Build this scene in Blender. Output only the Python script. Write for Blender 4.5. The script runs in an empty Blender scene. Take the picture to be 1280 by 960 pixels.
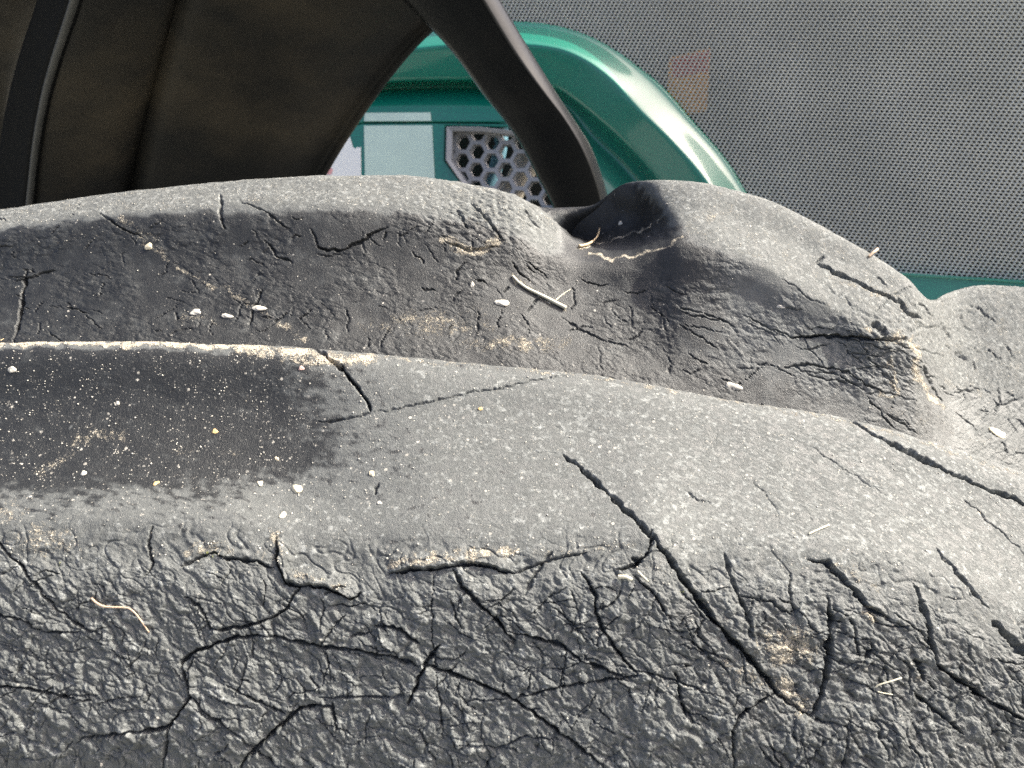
import bpy, bmesh, math, random
import numpy as np
from mathutils import Vector, Matrix

# ------------------------------------------------------------------ camera, sky, sun, exposure
scene = bpy.context.scene
LENS, SENSOR = 26.0, 36.0
PITCH = math.radians(20.0)
CAM = np.array([0.0, 0.0, 1.30])
cam_data = bpy.data.cameras.new('camera')
cam_data.lens = LENS; cam_data.sensor_width = SENSOR
cam_data.clip_start = 0.01; cam_data.clip_end = 200.0
cam_data.dof.use_dof = True
cam_data.dof.focus_distance = 0.225
cam_data.dof.aperture_fstop = 30.0
cam = bpy.data.objects.new('camera', cam_data)
cam.location = CAM; cam.rotation_euler = (math.radians(90) - PITCH, 0, 0)
scene.collection.objects.link(cam); scene.camera = cam

SUN_DIR = Vector((0.72, 0.17, 0.76)).normalized()          # towards the sun
world = bpy.data.worlds.new('World'); scene.world = world; world.use_nodes = True
wn = world.node_tree.nodes
sky = wn.new('ShaderNodeTexSky'); sky.sky_type = 'NISHITA'; sky.sun_disc = False
sky.sun_elevation = math.asin(SUN_DIR.z); sky.sun_rotation = math.atan2(SUN_DIR.x, SUN_DIR.y)
sky.air_density = 0.5; sky.dust_density = 6.0; sky.ozone_density = 0.0
wn['Background'].inputs[1].default_value = 0.15
world.node_tree.links.new(sky.outputs[0], wn['Background'].inputs[0])
sd = bpy.data.lights.new('sun', 'SUN'); sd.energy = 3.5; sd.angle = math.radians(0.55); sd.color = (1.0, 0.975, 0.875)
sun = bpy.data.objects.new('sun', sd); sun.rotation_euler = SUN_DIR.to_track_quat('Z', 'Y').to_euler()
scene.collection.objects.link(sun)
scene.view_settings.view_transform = 'Standard'; scene.view_settings.look = 'None'
scene.view_settings.exposure = 1.58; scene.view_settings.gamma = 1.0
scene.view_settings.use_curve_mapping = False
scene.cycles.use_denoising = False

# ------------------------------------------------------------------ helpers
COL = scene.collection
F = 1280 * LENS / SENSOR
RIGHT = np.array([1.0, 0, 0])
FWD = np.array([0, math.cos(PITCH), -math.sin(PITCH)])
UP = np.array([0, math.sin(PITCH), math.cos(PITCH)])

def ray(px, py):
    px = np.asarray(px, float); py = np.asarray(py, float)
    return ((px - 640) / F)[..., None] * RIGHT + FWD + (-(py - 480) / F)[..., None] * UP

def at(px, py, d):
    """a point seen in direction (px, py) that stands d metres ahead of the camera"""
    r = ray(px, py)
    return CAM + r * (np.asarray(d, float) / r[..., 1])[..., None]

def V3(p): return Vector((float(p[0]), float(p[1]), float(p[2])))

def pchip(x, Y, xi):
    x = np.asarray(x, float); Y = np.asarray(Y, float); xi = np.asarray(xi, float)
    h = np.diff(x); sh = (-1,) + (1,) * (Y.ndim - 1)
    dl = np.diff(Y, axis=0) / h.reshape(sh)
    m = np.zeros_like(Y)
    if len(x) > 2:
        w1 = (2 * h[1:] + h[:-1]).reshape(sh); w2 = (h[1:] + 2 * h[:-1]).reshape(sh)
        a, b = dl[:-1], dl[1:]
        ok = a * b > 0
        den = np.where(ok, w1 / np.where(a == 0, 1, a) + w2 / np.where(b == 0, 1, b), 1)
        m[1:-1] = np.where(ok, (w1 + w2) / den, 0)
    m[0] = dl[0]; m[-1] = dl[-1]
    k = np.clip(np.searchsorted(x, xi) - 1, 0, len(x) - 2)
    hk = h[k]; t = ((xi - x[k]) / hk).reshape(sh); hk = hk.reshape(sh)
    t2, t3 = t * t, t * t * t
    return (2*t3-3*t2+1)*Y[k] + (t3-2*t2+t)*hk*m[k] + (-2*t3+3*t2)*Y[k+1] + (t3-t2)*hk*m[k+1]

def sstep(a, b, x):
    t = np.clip((x - a) / (b - a), 0, 1); return t * t * (3 - 2 * t)

_perm = {}
def _tab(seed):
    if seed not in _perm:
        r = np.random.RandomState(seed)
        _perm[seed] = (r.permutation(1024), r.rand(1024) * 2 * np.pi, r.rand(1024), r.rand(1024))
    return _perm[seed]

def perlin(x, y, seed=0):
    P, A, _, _ = _tab(seed)
    xi = np.floor(x).astype(np.int64); yi = np.floor(y).astype(np.int64)
    xf = x - xi; yf = y - yi
    u = xf*xf*xf*(xf*(xf*6-15)+10); v = yf*yf*yf*(yf*(yf*6-15)+10)
    ga, gb = np.cos(A), np.sin(A)
    def g(ix, iy, dx, dy):
        h = P[(P[ix & 1023] + iy) & 1023]
        return ga[h] * dx + gb[h] * dy
    a = g(xi, yi, xf, yf); b = g(xi+1, yi, xf-1, yf)
    c = g(xi, yi+1, xf, yf-1); d = g(xi+1, yi+1, xf-1, yf-1)
    return 1.5 * ((a + u*(b-a)) * (1-v) + (c + u*(d-c)) * v)

def fbm(x, y, seed=0, octv=4, gain=0.5):
    s = 0; a = 1.0; f = 1.0; n = 0
    for o in range(octv):
        s = s + a * perlin(x*f + 17.3*o, y*f - 9.1*o, seed + o); n += a; a *= gain; f *= 2.03
    return s / n

def worley(x, y, seed=0):
    P, _, RX, RY = _tab(seed + 500)
    xi = np.floor(x).astype(np.int64); yi = np.floor(y).astype(np.int64)
    f1 = np.full(x.shape, 9.0); f2 = np.full(x.shape, 9.0)
    for dx in (-1, 0, 1):
        for dy in (-1, 0, 1):
            h = P[(P[(xi+dx) & 1023] + yi + dy) & 1023]
            d = np.hypot(xi + dx + RX[h] - x, yi + dy + RY[h] - y)
            f2 = np.minimum(f2, np.maximum(f1, d)); f1 = np.minimum(f1, d)
    return f1, f2

def poly_dist(X, Y, pts):
    """distance to a polyline and the fraction of its length at the nearest point"""
    pts = np.asarray(pts, float); seg = np.diff(pts, axis=0); L = np.hypot(seg[:, 0], seg[:, 1]); tot = L.sum()
    best = np.full(X.shape, 1e9); par = np.zeros(X.shape); side = np.zeros(X.shape); acc = 0
    for (p, s, l) in zip(pts[:-1], seg, L):
        t = np.clip(((X-p[0])*s[0] + (Y-p[1])*s[1]) / (l*l), 0, 1)
        dx = X - p[0] - t*s[0]; dy = Y - p[1] - t*s[1]; d = np.hypot(dx, dy)
        k = d < best
        best = np.where(k, d, best); par = np.where(k, (acc + t*l) / tot, par)
        side = np.where(k, np.sign(s[0]*dy - s[1]*dx), side); acc += l
    return best, par, side

# ------------------------------------------------------------------ node helpers / materials
def mat(name):
    m = bpy.data.materials.new(name); m.use_nodes = True
    nt = m.node_tree; return m, nt, nt.nodes['Principled BSDF']

class NT:
    def __init__(s, nt): s.nt = nt
    def node(s, t, **kw):
        n = s.nt.nodes.new(t)
        for k, v in kw.items(): setattr(n, k, v)
        return n
    def link(s, a, b): s.nt.links.new(a, b)
    def val(s, sock, v):
        if isinstance(v, (int, float, tuple, list)): sock.default_value = v
        else: s.link(v, sock)
    def math(s, op, a, b=0.0, c=None, clamp=False):
        n = s.node('ShaderNodeMath', operation=op, use_clamp=clamp); s.val(n.inputs[0], a); s.val(n.inputs[1], b)
        if c is not None: s.val(n.inputs[2], c)
        return n.outputs[0]
    def mix(s, f, a, b):
        n = s.node('ShaderNodeMix', data_type='RGBA'); s.val(n.inputs[0], f); s.val(n.inputs[6], a); s.val(n.inputs[7], b)
        return n.outputs[2]
    def noise(s, vec, scale, detail=3.0, rough=0.55, out=0):
        n = s.node('ShaderNodeTexNoise'); n.inputs['Scale'].default_value = scale
        n.inputs['Detail'].default_value = detail; n.inputs['Roughness'].default_value = rough
        if vec is not None: s.link(vec, n.inputs['Vector'])
        return n.outputs[out]
    def ramp(s, v, lo, hi, a=0.0, b=1.0):
        n = s.node('ShaderNodeMapRange', interpolation_type='SMOOTHSTEP'); s.val(n.inputs[0], v)
        for i, q in zip((1, 2, 3, 4), (lo, hi, a, b)): s.val(n.inputs[i], q)
        return n.outputs[0]
    def attr(s, name):
        n = s.node('ShaderNodeAttribute'); n.attribute_name = name; return n.outputs['Fac']

def rubber_material():
    m, nt, bs = mat('weathered_rubber'); t = NT(nt)
    co = t.node('ShaderNodeTexCoord').outputs['Object']
    dust, tan, lich = t.attr('dust'), t.attr('tan'), t.attr('lichen')
    n1 = t.noise(co, 260, 4, .6); n2 = t.noise(co, 1300, 3, .65); n3 = t.noise(co, 3600, 2, .6)
    # mottled grey film
    film = t.math('ADD', t.math('MULTIPLY', n1, .50), t.math('MULTIPLY', n2, .50))
    cover = t.ramp(t.math('ADD', film, t.math('MULTIPLY', t.math('SUBTRACT', dust, .5), .62)), .36, .66)
    old = t.mix(t.ramp(n1, .3, .7), (.072, .0755, .072, 1), (.100, .1045, .100, 1))
    new = t.mix(t.ramp(n1, .3, .7), (.0105, .0112, .0110, 1), (.0165, .0175, .0170, 1))
    base = t.mix(t.ramp(dust, .06, .34), new, old)
    n0 = t.noise(co, 620, 3, .6)
    fk = t.math('ADD', t.math('MULTIPLY', t.ramp(n2, .33, .67), .34), t.math('ADD', t.math('MULTIPLY', t.ramp(dust, .36, 1.05), .50), t.math('MULTIPLY', t.ramp(n0, .53, .63), .48)))
    film_c = t.mix(t.math('MINIMUM', fk, 1.0), (.040, .043, .042, 1), (.225, .232, .222, 1))
    c = t.mix(cover, base, film_c)
    # fine pale specks of two sizes
    spk = t.attr('speck'); sp_all = None
    for sc, k in ((1700, .34), (760, .17)):
        v = t.node('ShaderNodeTexVoronoi'); v.inputs['Scale'].default_value = sc; t.link(co, v.inputs['Vector'])
        sel = t.node('ShaderNodeSeparateColor'); t.link(v.outputs['Color'], sel.inputs[0])
        thr = t.math('SUBTRACT', 1.0, t.math('MULTIPLY', spk, k))
        rad = t.math('ADD', .12, t.math('MULTIPLY', sel.outputs[2], .30))
        sp = t.math('MULTIPLY', t.math('GREATER_THAN', sel.outputs[0], thr), t.ramp(v.outputs['Distance'], t.math('MULTIPLY', rad, .7), rad, 1, 0))
        sp = t.math('MULTIPLY', sp, t.math('MULTIPLY', t.ramp(n1, .38, .62), t.math('ADD', .35, t.math('MULTIPLY', sel.outputs[1], .6))))
        c = t.mix(sp, c, t.mix(sel.outputs[1], (.40, .38, .34, 1), (.55, .51, .43, 1)))
    # sandy dirt
    tf = t.ramp(t.math('ADD', t.math('ADD', t.math('MULTIPLY', n3, .40), t.math('MULTIPLY', n2, .60)), t.math('MULTIPLY', t.math('SUBTRACT', tan, .5), .62)), .46, .62)
    c = t.mix(tf, c, t.mix(t.ramp(n3, .3, .7), (.20, .172, .128, 1), (.46, .415, .33, 1)))
    lf = t.ramp(n2, t.math('SUBTRACT', .9, t.math('MULTIPLY', lich, .5)), t.math('SUBTRACT', 1.0, t.math('MULTIPLY', lich, .45)))
    c = t.mix(lf, c, (.30, .31, .09, 1))
    t.link(c, bs.inputs['Base Color'])
    r = t.math('ADD', t.ramp(dust, .1, .5, .46, .58), t.math('MULTIPLY', t.math('MAXIMUM', cover, tf), .28))
    t.link(t.math('ADD', r, t.math('MULTIPLY', n3, .08)), bs.inputs['Roughness'])
    t.link(t.math('SUBTRACT', .5, t.math('MULTIPLY', t.math('MAXIMUM', cover, tf), .34)), bs.inputs['Specular IOR Level'])
    hgt = t.math('ADD', t.math('MULTIPLY', n2, .5), t.math('ADD', t.math('MULTIPLY', n3, .5), t.math('MULTIPLY', tf, .5)))
    b = t.node('ShaderNodeBump'); b.inputs['Strength'].default_value = .85; b.inputs['Distance'].default_value = .00045
    t.link(hgt, b.inputs['Height']); t.link(b.outputs[0], bs.inputs['Normal'])
    return m

def plain(name, col, rough=.5, metal=0.0, var=.25, scale=40, bump=0.0, coat=0.0, dirt=None, dirt_amt=0.0):
    m, nt, bs = mat(name); t = NT(nt)
    co = t.node('ShaderNodeTexCoord').outputs['Object']
    n = t.noise(co, scale, 4, .6)
    c = t.mix(n, tuple(x*(1-var) for x in col) + (1,), tuple(min(1, x*(1+var)) for x in col) + (1,))
    if dirt:
        d = t.noise(co, scale*.45, 5, .62)
        c = t.mix(t.math('MULTIPLY', t.ramp(d, .42, .68), dirt_amt), c, dirt + (1,))
    t.link(c, bs.inputs['Base Color'])
    bs.inputs['Roughness'].default_value = rough; bs.inputs['Metallic'].default_value = metal
    bs.inputs['Coat Weight'].default_value = coat; bs.inputs['Coat Roughness'].default_value = .06
    if bump:
        b = t.node('ShaderNodeBump'); b.inputs['Strength'].default_value = .6; b.inputs['Distance'].default_value = bump
        t.link(t.noise(co, scale*6, 3), b.inputs['Height']); t.link(b.outputs[0], bs.inputs['Normal'])
    return m

M = {
 'rubber': rubber_material(),
 'green': plain('green_paint', (.004, .165, .108), .28, 0, .10, 12, coat=.6, dirt=(.30, .36, .31), dirt_amt=.07),
 'grey_plastic': plain('grey_vent_plastic', (.30, .30, .30), .5, 0, .12, 60),
 'wire': plain('dusty_wire', (.56, .555, .49), .38, .10, .25, 6, dirt=(.86, .84, .74), dirt_amt=.6),
 'black_gap': plain('black_plastic', (.012, .012, .013), .6),
 'guard': plain('mudguard_plastic', (.0085, .0085, .0080), .6, 0, .3, 9, bump=.0012, dirt=(.058, .047, .031), dirt_amt=.85),
 'stay': plain('black_coated_steel', (.0058, .0068, .0075), .30, 0, .25, 60, bump=.00010, dirt=(.026, .021, .016), dirt_amt=.10),
 'rim': plain('dull_black_rubber', (.0045, .0048, .0050), .8, 0, .3, 40),
 'worn': plain('edge_highlight', (.032, .032, .030), .6, 0, .6, 40),  # paler grey that paints the highlight along the flange edge
 'amber': plain('amber_pebble', (.46, .33, .15), .8, 0, .3, 900, bump=.0001),
 'cream': plain('cream_pebble', (.56, .50, .36), .85, 0, .3, 900, bump=.0001),
 'rose': plain('pinkish_pebble', (.46, .32, .27), .85, 0, .3, 900, bump=.0001),
 'pebble': plain('pale_pebble', (.50, .47, .40), .85, 0, .35, 900, bump=.0001),
 'straw': plain('dry_straw', (.52, .40, .24), .7, 0, .3, 500),
 'pale_straw': plain('pale_straw', (.60, .56, .42), .7, 0, .25, 500),
 'root': plain('dry_root', (.45, .33, .23), .8, 0, .3, 700),
 'pale_green': plain('painted_reflection', (.58, .72, .60), .5, 0, .12, 25, coat=.15),  # bright reflection on the panel, painted as a flat pale colour
 'white': plain('white_print', (.92, .91, .84), .6, 0, .04, 40),
 'pink': plain('pink_print', (.75, .36, .33), .5, 0, .1, 40),
 'orange': plain('orange_label', (.85, .36, .03), .5, 0, .1, 40),
 'redlabel': plain('red_label', (.55, .06, .03), .5, 0, .1, 40),
 'radiator': plain('radiator_core', (.022, .022, .021), .7, 0, .5, 25),
 'pipe': plain('beige_pipe', (.50, .46, .38), .6, 0, .25, 60),
 'bluepipe': plain('blue_hose', (.10, .22, .28), .5, 0, .2, 60),
 'earth': plain('dry_earth', (.195, .200, .175), .9, 0, .35, 3, bump=.01),
 'chaff': plain('grit_chaff', (.38, .365, .32), .85, 0, .55, 400),
}

M['rim'].node_tree.nodes['Principled BSDF'].inputs['Specular IOR Level'].default_value = .08
M['stay'].node_tree.nodes['Principled BSDF'].inputs['Specular IOR Level'].default_value = .20
M['guard'].node_tree.nodes['Principled BSDF'].inputs['Specular IOR Level'].default_value = .22

def mesh_obj(name, verts, faces, material, parent=None, smooth=False):
    me = bpy.data.meshes.new(name)
    me.from_pydata([tuple(map(float, v)) for v in verts], [], [tuple(f) for f in faces]); me.update()
    if smooth: me.polygons.foreach_set('use_smooth', np.ones(len(me.polygons), bool))
    me.materials.append(material)
    o = bpy.data.objects.new(name, me); COL.objects.link(o); o.parent = parent
    return o

def grid_mesh(name, P, material, attrs, N=None, parent=None):
    """P: rows x cols x 3 grid -> one smooth quad mesh"""
    r, c = P.shape[:2]; nv = r*c; nf = (r-1)*(c-1)
    i = np.arange(nv).reshape(r, c)
    q = np.stack([i[:-1, :-1], i[1:, :-1], i[1:, 1:], i[:-1, 1:]], -1).reshape(-1, 4)
    me = bpy.data.meshes.new(name)
    me.vertices.add(nv); me.vertices.foreach_set('co', P.reshape(-1).astype(np.float32))
    me.loops.add(nf*4); me.loops.foreach_set('vertex_index', q.reshape(-1).astype(np.int32))
    me.polygons.add(nf); me.polygons.foreach_set('loop_start', (np.arange(nf)*4).astype(np.int32))
    me.polygons.foreach_set('use_smooth', np.ones(nf, bool))
    me.update(calc_edges=True)
    for k, a in attrs.items():
        at_ = me.attributes.new(k, 'FLOAT', 'POINT'); at_.data.foreach_set('value', a.reshape(-1).astype(np.float32))
    if N is not None: me.normals_split_custom_set_from_vertices(N.reshape(-1, 3).astype(np.float32))
    me.materials.append(material)
    o = bpy.data.objects.new(name, me); COL.objects.link(o); o.parent = parent
    return o

def empty(name, loc):
    o = bpy.data.objects.new(name, None); o.empty_display_size = .02; o.location = loc; COL.objects.link(o); return o

def tag(o, label, cat, group=None):
    o['label'] = label; o['category'] = cat
    if group: o['group'] = group
    return o

def adopt(o, parent):
    """parent a mesh whose vertices are in world space"""
    o.parent = parent; o.matrix_parent_inverse = Matrix.Translation(-parent.location)
    return o

# ------------------------------------------------------------------ ground
gr = mesh_obj('ground', [(-40, -40, 0), (40, -40, 0), (40, 40, 0), (-40, 40, 0)], [(0, 1, 2, 3)], M['earth'])
gr['kind'] = 'structure'

# ------------------------------------------------------------------ tyre surface builder
def normals(P):
    du = np.gradient(P, axis=1); dv = np.gradient(P, axis=0)
    n = np.cross(dv, du); n /= np.linalg.norm(n, axis=-1, keepdims=True) + 1e-12
    return n

def sheet(stations, rows_t, counts, px):
    """stations: {x: [(py, d), ...]}; returns PX, PY, D grids (rows down the sheet, columns along it)"""
    xs = sorted(stations); T = np.array([stations[x] for x in xs], float)       # S x R x 2
    C = pchip(xs, T, px)                                                        # cols x R x 2
    t = np.asarray(rows_t, float)
    ti = np.concatenate([np.linspace(t[k], t[k+1], counts[k], endpoint=False) for k in range(len(t)-1)] + [t[-1:]])
    G = pchip(t, np.swapaxes(C, 0, 1), ti)                                      # rows x cols x 2
    PX = np.broadcast_to(px, G.shape[:2]).copy()
    return PX, G[..., 0], G[..., 1]

def surf_coords(P):
    su = np.concatenate([np.zeros((P.shape[0], 1)), np.cumsum(np.linalg.norm(np.diff(P, axis=1), axis=-1), 1)], 1)
    sv = np.concatenate([np.zeros((1, P.shape[1])), np.cumsum(np.linalg.norm(np.diff(P, axis=0), axis=-1), 0)], 0)
    mid = P.shape[0] // 2
    return np.broadcast_to(su[mid], su.shape) * 1000, sv * 1000                 # millimetres

def carve(disp, X, Y, cracks, PXcols):
    """cracks: (points, half width px, depth mm, lip mm)"""
    mask = np.zeros(X.shape, np.float32)
    for pts, w, dep, lip in cracks:
        p = np.asarray(pts, float); pad = 6*w + 14
        c0 = np.searchsorted(PXcols, p[:, 0].min() - pad); c1 = np.searchsorted(PXcols, p[:, 0].max() + pad)
        if c1 <= c0: continue
        ys = Y[:, c0:c1]
        rr = np.where(((ys > p[:, 1].min() - pad) & (ys < p[:, 1].max() + pad)).any(1))[0]
        if not len(rr): continue
        sl = (slice(rr[0], rr[-1] + 1), slice(c0, c1))
        x, y = X[sl], Y[sl]
        wx = x + 2.2*perlin(x/15, y/15, 91) + 1.3*perlin(x/6, y/6, 93) + .6*perlin(x/2.6, y/2.6, 96)
        wy = y + 2.2*perlin(x/15, y/15, 92) + 1.3*perlin(x/6, y/6, 94) + .6*perlin(x/2.6, y/2.6, 97)
        d, t, s = poly_dist(wx, wy, p)
        taper = np.clip(np.minimum(t, 1 - t) * 6, 0, 1) ** .6
        ww = .64 * w * (.30 + .70*taper) * (1 + .8*perlin(t*9 + p[0, 0], t*0 + w*7.7, 95))
        prof = (1 - sstep(.25, 1.35, d/ww)) * (.30 + .70*taper)
        disp[sl] -= dep * prof
        if lip: disp[sl] += lip * np.exp(-(np.maximum(d - ww*1.2, 0)/(4.0*w + 4))**2) * (1 - prof) * taper * np.where(s < 0, 1, .12)
        mask[sl] = np.maximum(mask[sl], prof)
    return mask

def brush(acc, X, Y, strokes):
    X0, Y0 = X, Y
    X = X0 + 7*perlin(X0/21, Y0/21, 301) + 4*perlin(X0/8, Y0/8, 302); Y = Y0 + 5*perlin(X0/21, Y0/21, 303) + 3*perlin(X0/8, Y0/8, 304)
    brk = np.clip(1.0 + .75*fbm(X0/13, Y0/13, 305, 3), .3, 1.3)
    for pts, w, a in strokes:
        p = np.asarray(pts, float)
        if len(p) == 1:
            d = np.hypot((X - p[0, 0]) / w[0], (Y - p[0, 1]) / w[1]); acc[:] = np.maximum(acc, a * brk * np.exp(-d**2.0))
        else:
            d, t, s = poly_dist(X, Y, p); acc[:] = np.maximum(acc, a * brk * np.exp(-(d/w)**2))
    return acc

def rand_cracks(rng, n, box, ang, spread, ln, w, dep, lip=0.0, ok=None):
    out = []
    while len(out) < n:
        x, y = rng.uniform(box[0], box[2]), rng.uniform(box[1], box[3])
        if ok and not ok(x, y): continue
        a = math.radians(rng.gauss(ang, spread)); L = rng.uniform(*ln); pts = [(x, y)]
        for k in range(4):
            a += rng.gauss(0, .35); x += L/4*math.cos(a); y += L/4*math.sin(a); pts.append((x, y))
        out.append((pts, rng.uniform(*w), rng.uniform(*dep), lip))
    return out

tyre = empty('tractor_tyre', (0.0, .52, 0.0))  # the whole tyre: carcass and lugs together
tag(tyre, 'cracked, dusty black rubber tractor tyre with chunky worn lugs', 'tyre')
rng = random.Random(7)

# ------------------------------------------------------------------ the near lug
def near_station(ridge, edge, dr=.205, de=.152, scoop=0.0, db=.131):
    h = edge - ridge
    return [(ridge+190, dr+.022), (ridge+26, dr+.010), (ridge+2, dr+.0035), (ridge, dr), (ridge+9, dr-.0042),
            (ridge+.30*h, dr + (de-dr)*.36 + scoop), (ridge+.62*h, dr + (de-dr)*.68 + scoop*.9), (ridge+.86*h, dr + (de-dr)*.91),
            (edge, de), (edge+32, de-.0042), (edge+120, de - .35*(de-db) - .004), (edge+260, db), (edge+430, db-.004)]
NS = {-120: near_station(432, 700, .206, .153, .004), 0: near_station(428, 695, .206, .153, .005), 150: near_station(426, 692, .206, .153, .005),
      280: near_station(430, 694, .206, .153, .0045), 385: near_station(434, 712, .205, .152, .003), 450: near_station(440, 712, .205, .152, .001),
      540: near_station(449, 706, .205, .152), 640: near_station(458, 704, .205, .152), 720: near_station(466, 704, .205, .152), 800: near_station(478, 700, .204, .152),
      900: near_station(497, 712, .203, .1525), 1050: near_station(521, 718, .202, .154), 1180: near_station(557, 752, .200, .154),
      1280: near_station(590, 800, .199, .154), 1420: near_station(650, 870, .196, .153)}
rows_t = [0, 1, 1.25, 1.4, 1.8, 3.2, 4.6, 5.6, 6.2, 6.8, 8.2, 10.2, 12]
counts = [12, 10, 6, 12, 82, 92, 72, 44, 48, 96, 124, 26]
pxA = np.linspace(-90, 1370, 1240)
PX, PY, D = sheet(NS, rows_t, counts, pxA)
P = at(PX, PY, D); N = normals(P)
if (N * (CAM - P)).sum(-1)[200:500].mean() < 0: N = -N
su, sv = surf_coords(P)
ridge_x = pchip(sorted(NS), np.array([NS[k][3][0] for k in sorted(NS)]), pxA)[None, :]
edge_x = pchip(sorted(NS), np.array([NS[k][8][0] for k in sorted(NS)]), pxA)[None, :]
rowi = np.arange(P.shape[0])[:, None]; RV = sum(counts[:3])
vis = (rowi >= RV).astype(float) + 0*PX
warp = 14*perlin(su/9, sv/9, 41) + 6*perlin(su/3, sv/3, 42)
front = sstep(-26, 22, PY - edge_x + warp) * vis
front_deep = sstep(0, 70, PY - edge_x + warp) * vis
top = 1 - front

disp = .55*fbm(su/22, sv/22, 1, 3) * (.5 + .5*front)
# crumpled rubber on the lug's side: warped cells, folds, thin raised veins
ang = math.radians(33); ca, sa = math.cos(ang), math.sin(ang)
gu = (su*ca + sv*sa); gv = (-su*sa + sv*ca)
wu = gu/9.5 + .55*fbm(su/8, sv/8, 3, 3); wv = gv/4.6 + .55*fbm(su/8, sv/8, 7, 3)
f1, f2 = worley(wu, wv, 1); e1 = f2 - f1
f1b, f2b = worley(gu/3.6 + .6*perlin(su/3, sv/3, 11), gv/2.0 + .6*perlin(su/3, sv/3, 12), 2); e2 = f2b - f1b
amp = .55 + .6*sstep(-.3, .5, perlin(su/18, sv/18, 13))
def billow(u, v, seed, octv=4, gain=.43):
    r = 0; a = 1.0; f = 1.0
    for o in range(octv):
        r = r + a*np.abs(perlin(u*f + 3.7*o, v*f + 5.1*o, seed + o)); a *= gain; f *= 1.95
    return r
bw1, bw2 = .9*fbm(su/9, sv/9, 401, 3), .9*fbm(su/9, sv/9, 405, 3)
bil = billow(gu/10.5 + bw1, gv/5.8 + bw2, 411) + .45*billow((.82*su - .57*sv)/6 + 1.3*bw2, (.57*su + .82*sv)/7 + 1.3*bw1, 421, 3)
vein = np.clip(bil - .62, 0, 1)
vq = .7*fbm(su/4, sv/4, 471, 3)
vl = np.exp(-(np.abs(fbm(gu/4.2 + vq, gv/2.6 - vq, 475, 3, .55))/.055)**2)*sstep(-.3, .25, fbm(su/7, sv/6, 481, 3))
vl = np.maximum(vl, .8*np.exp(-(np.abs(fbm(su/3.1 - vq, sv/2.8 + vq, 485, 2, .5))/.05)**2)*sstep(-.2, .3, fbm(su/6, sv/7, 491, 3)))
fold = fbm(gu/7, gv/2.6, 21, 4, .55)
ridg = (1 - np.abs(fbm(gu/4.2 + .8*perlin(su/5, sv/5, 23), gv/2.3 + .8*perlin(su/5, sv/5, 24), 25, 3, .5))*2.2)
ridg = np.clip(ridg, 0, 1)**5
rough = amp*(-.42*np.exp(-(e1/.05)**2) - .22*np.exp(-(e2/.07)**2) + .20*(1 - f1) ) + 1.10*(bil - .45) + .25*fold + .22*ridg + .14*vl
rough += .07*fbm(su/1.1, sv/1.1, 31, 3, .6)
fan = sstep(820, 1000, PX)
rough += fan*.9*(billow((su*.55 + sv*.83)/26 + .5*bw1, (-su*.83 + sv*.55)/7.5 + .5*bw2, 461, 3, .5) - .4)
disp += rough * front * (.55 + .45*front_deep)
# edge roll: vertical flutes and nibbled lip
lipz = np.exp(-((PY - edge_x + 8)/30.0)**2) * vis
disp += lipz*(.75*fbm(su/7 + .5*perlin(su/4, sv/4, 53), sv/7, 51, 4, .55) - .40*np.exp(-(np.abs(perlin(su/11 + .6*perlin(su/5, sv/5, 54), sv/12, 52))/.06)**2))
# fine scuffs and pits of the worn top
disp += top*vis*(.045*fbm(su/1.6, sv/1.0, 61, 3, .6) + .10*fbm(su/6, sv/5, 62, 3))
scr = np.abs(perlin((su*.80 + sv*.6)/.9, (-su*.6 + sv*.80)/14, 63)); right = sstep(620, 1000, PX)
disp -= top*vis*right*.07*np.exp(-(scr/.10)**2)
disp += top*vis*right*.10*fbm((su*.84 + sv*.54)/8, (-su*.54 + sv*.84)/.9, 311, 3, .6)

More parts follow.
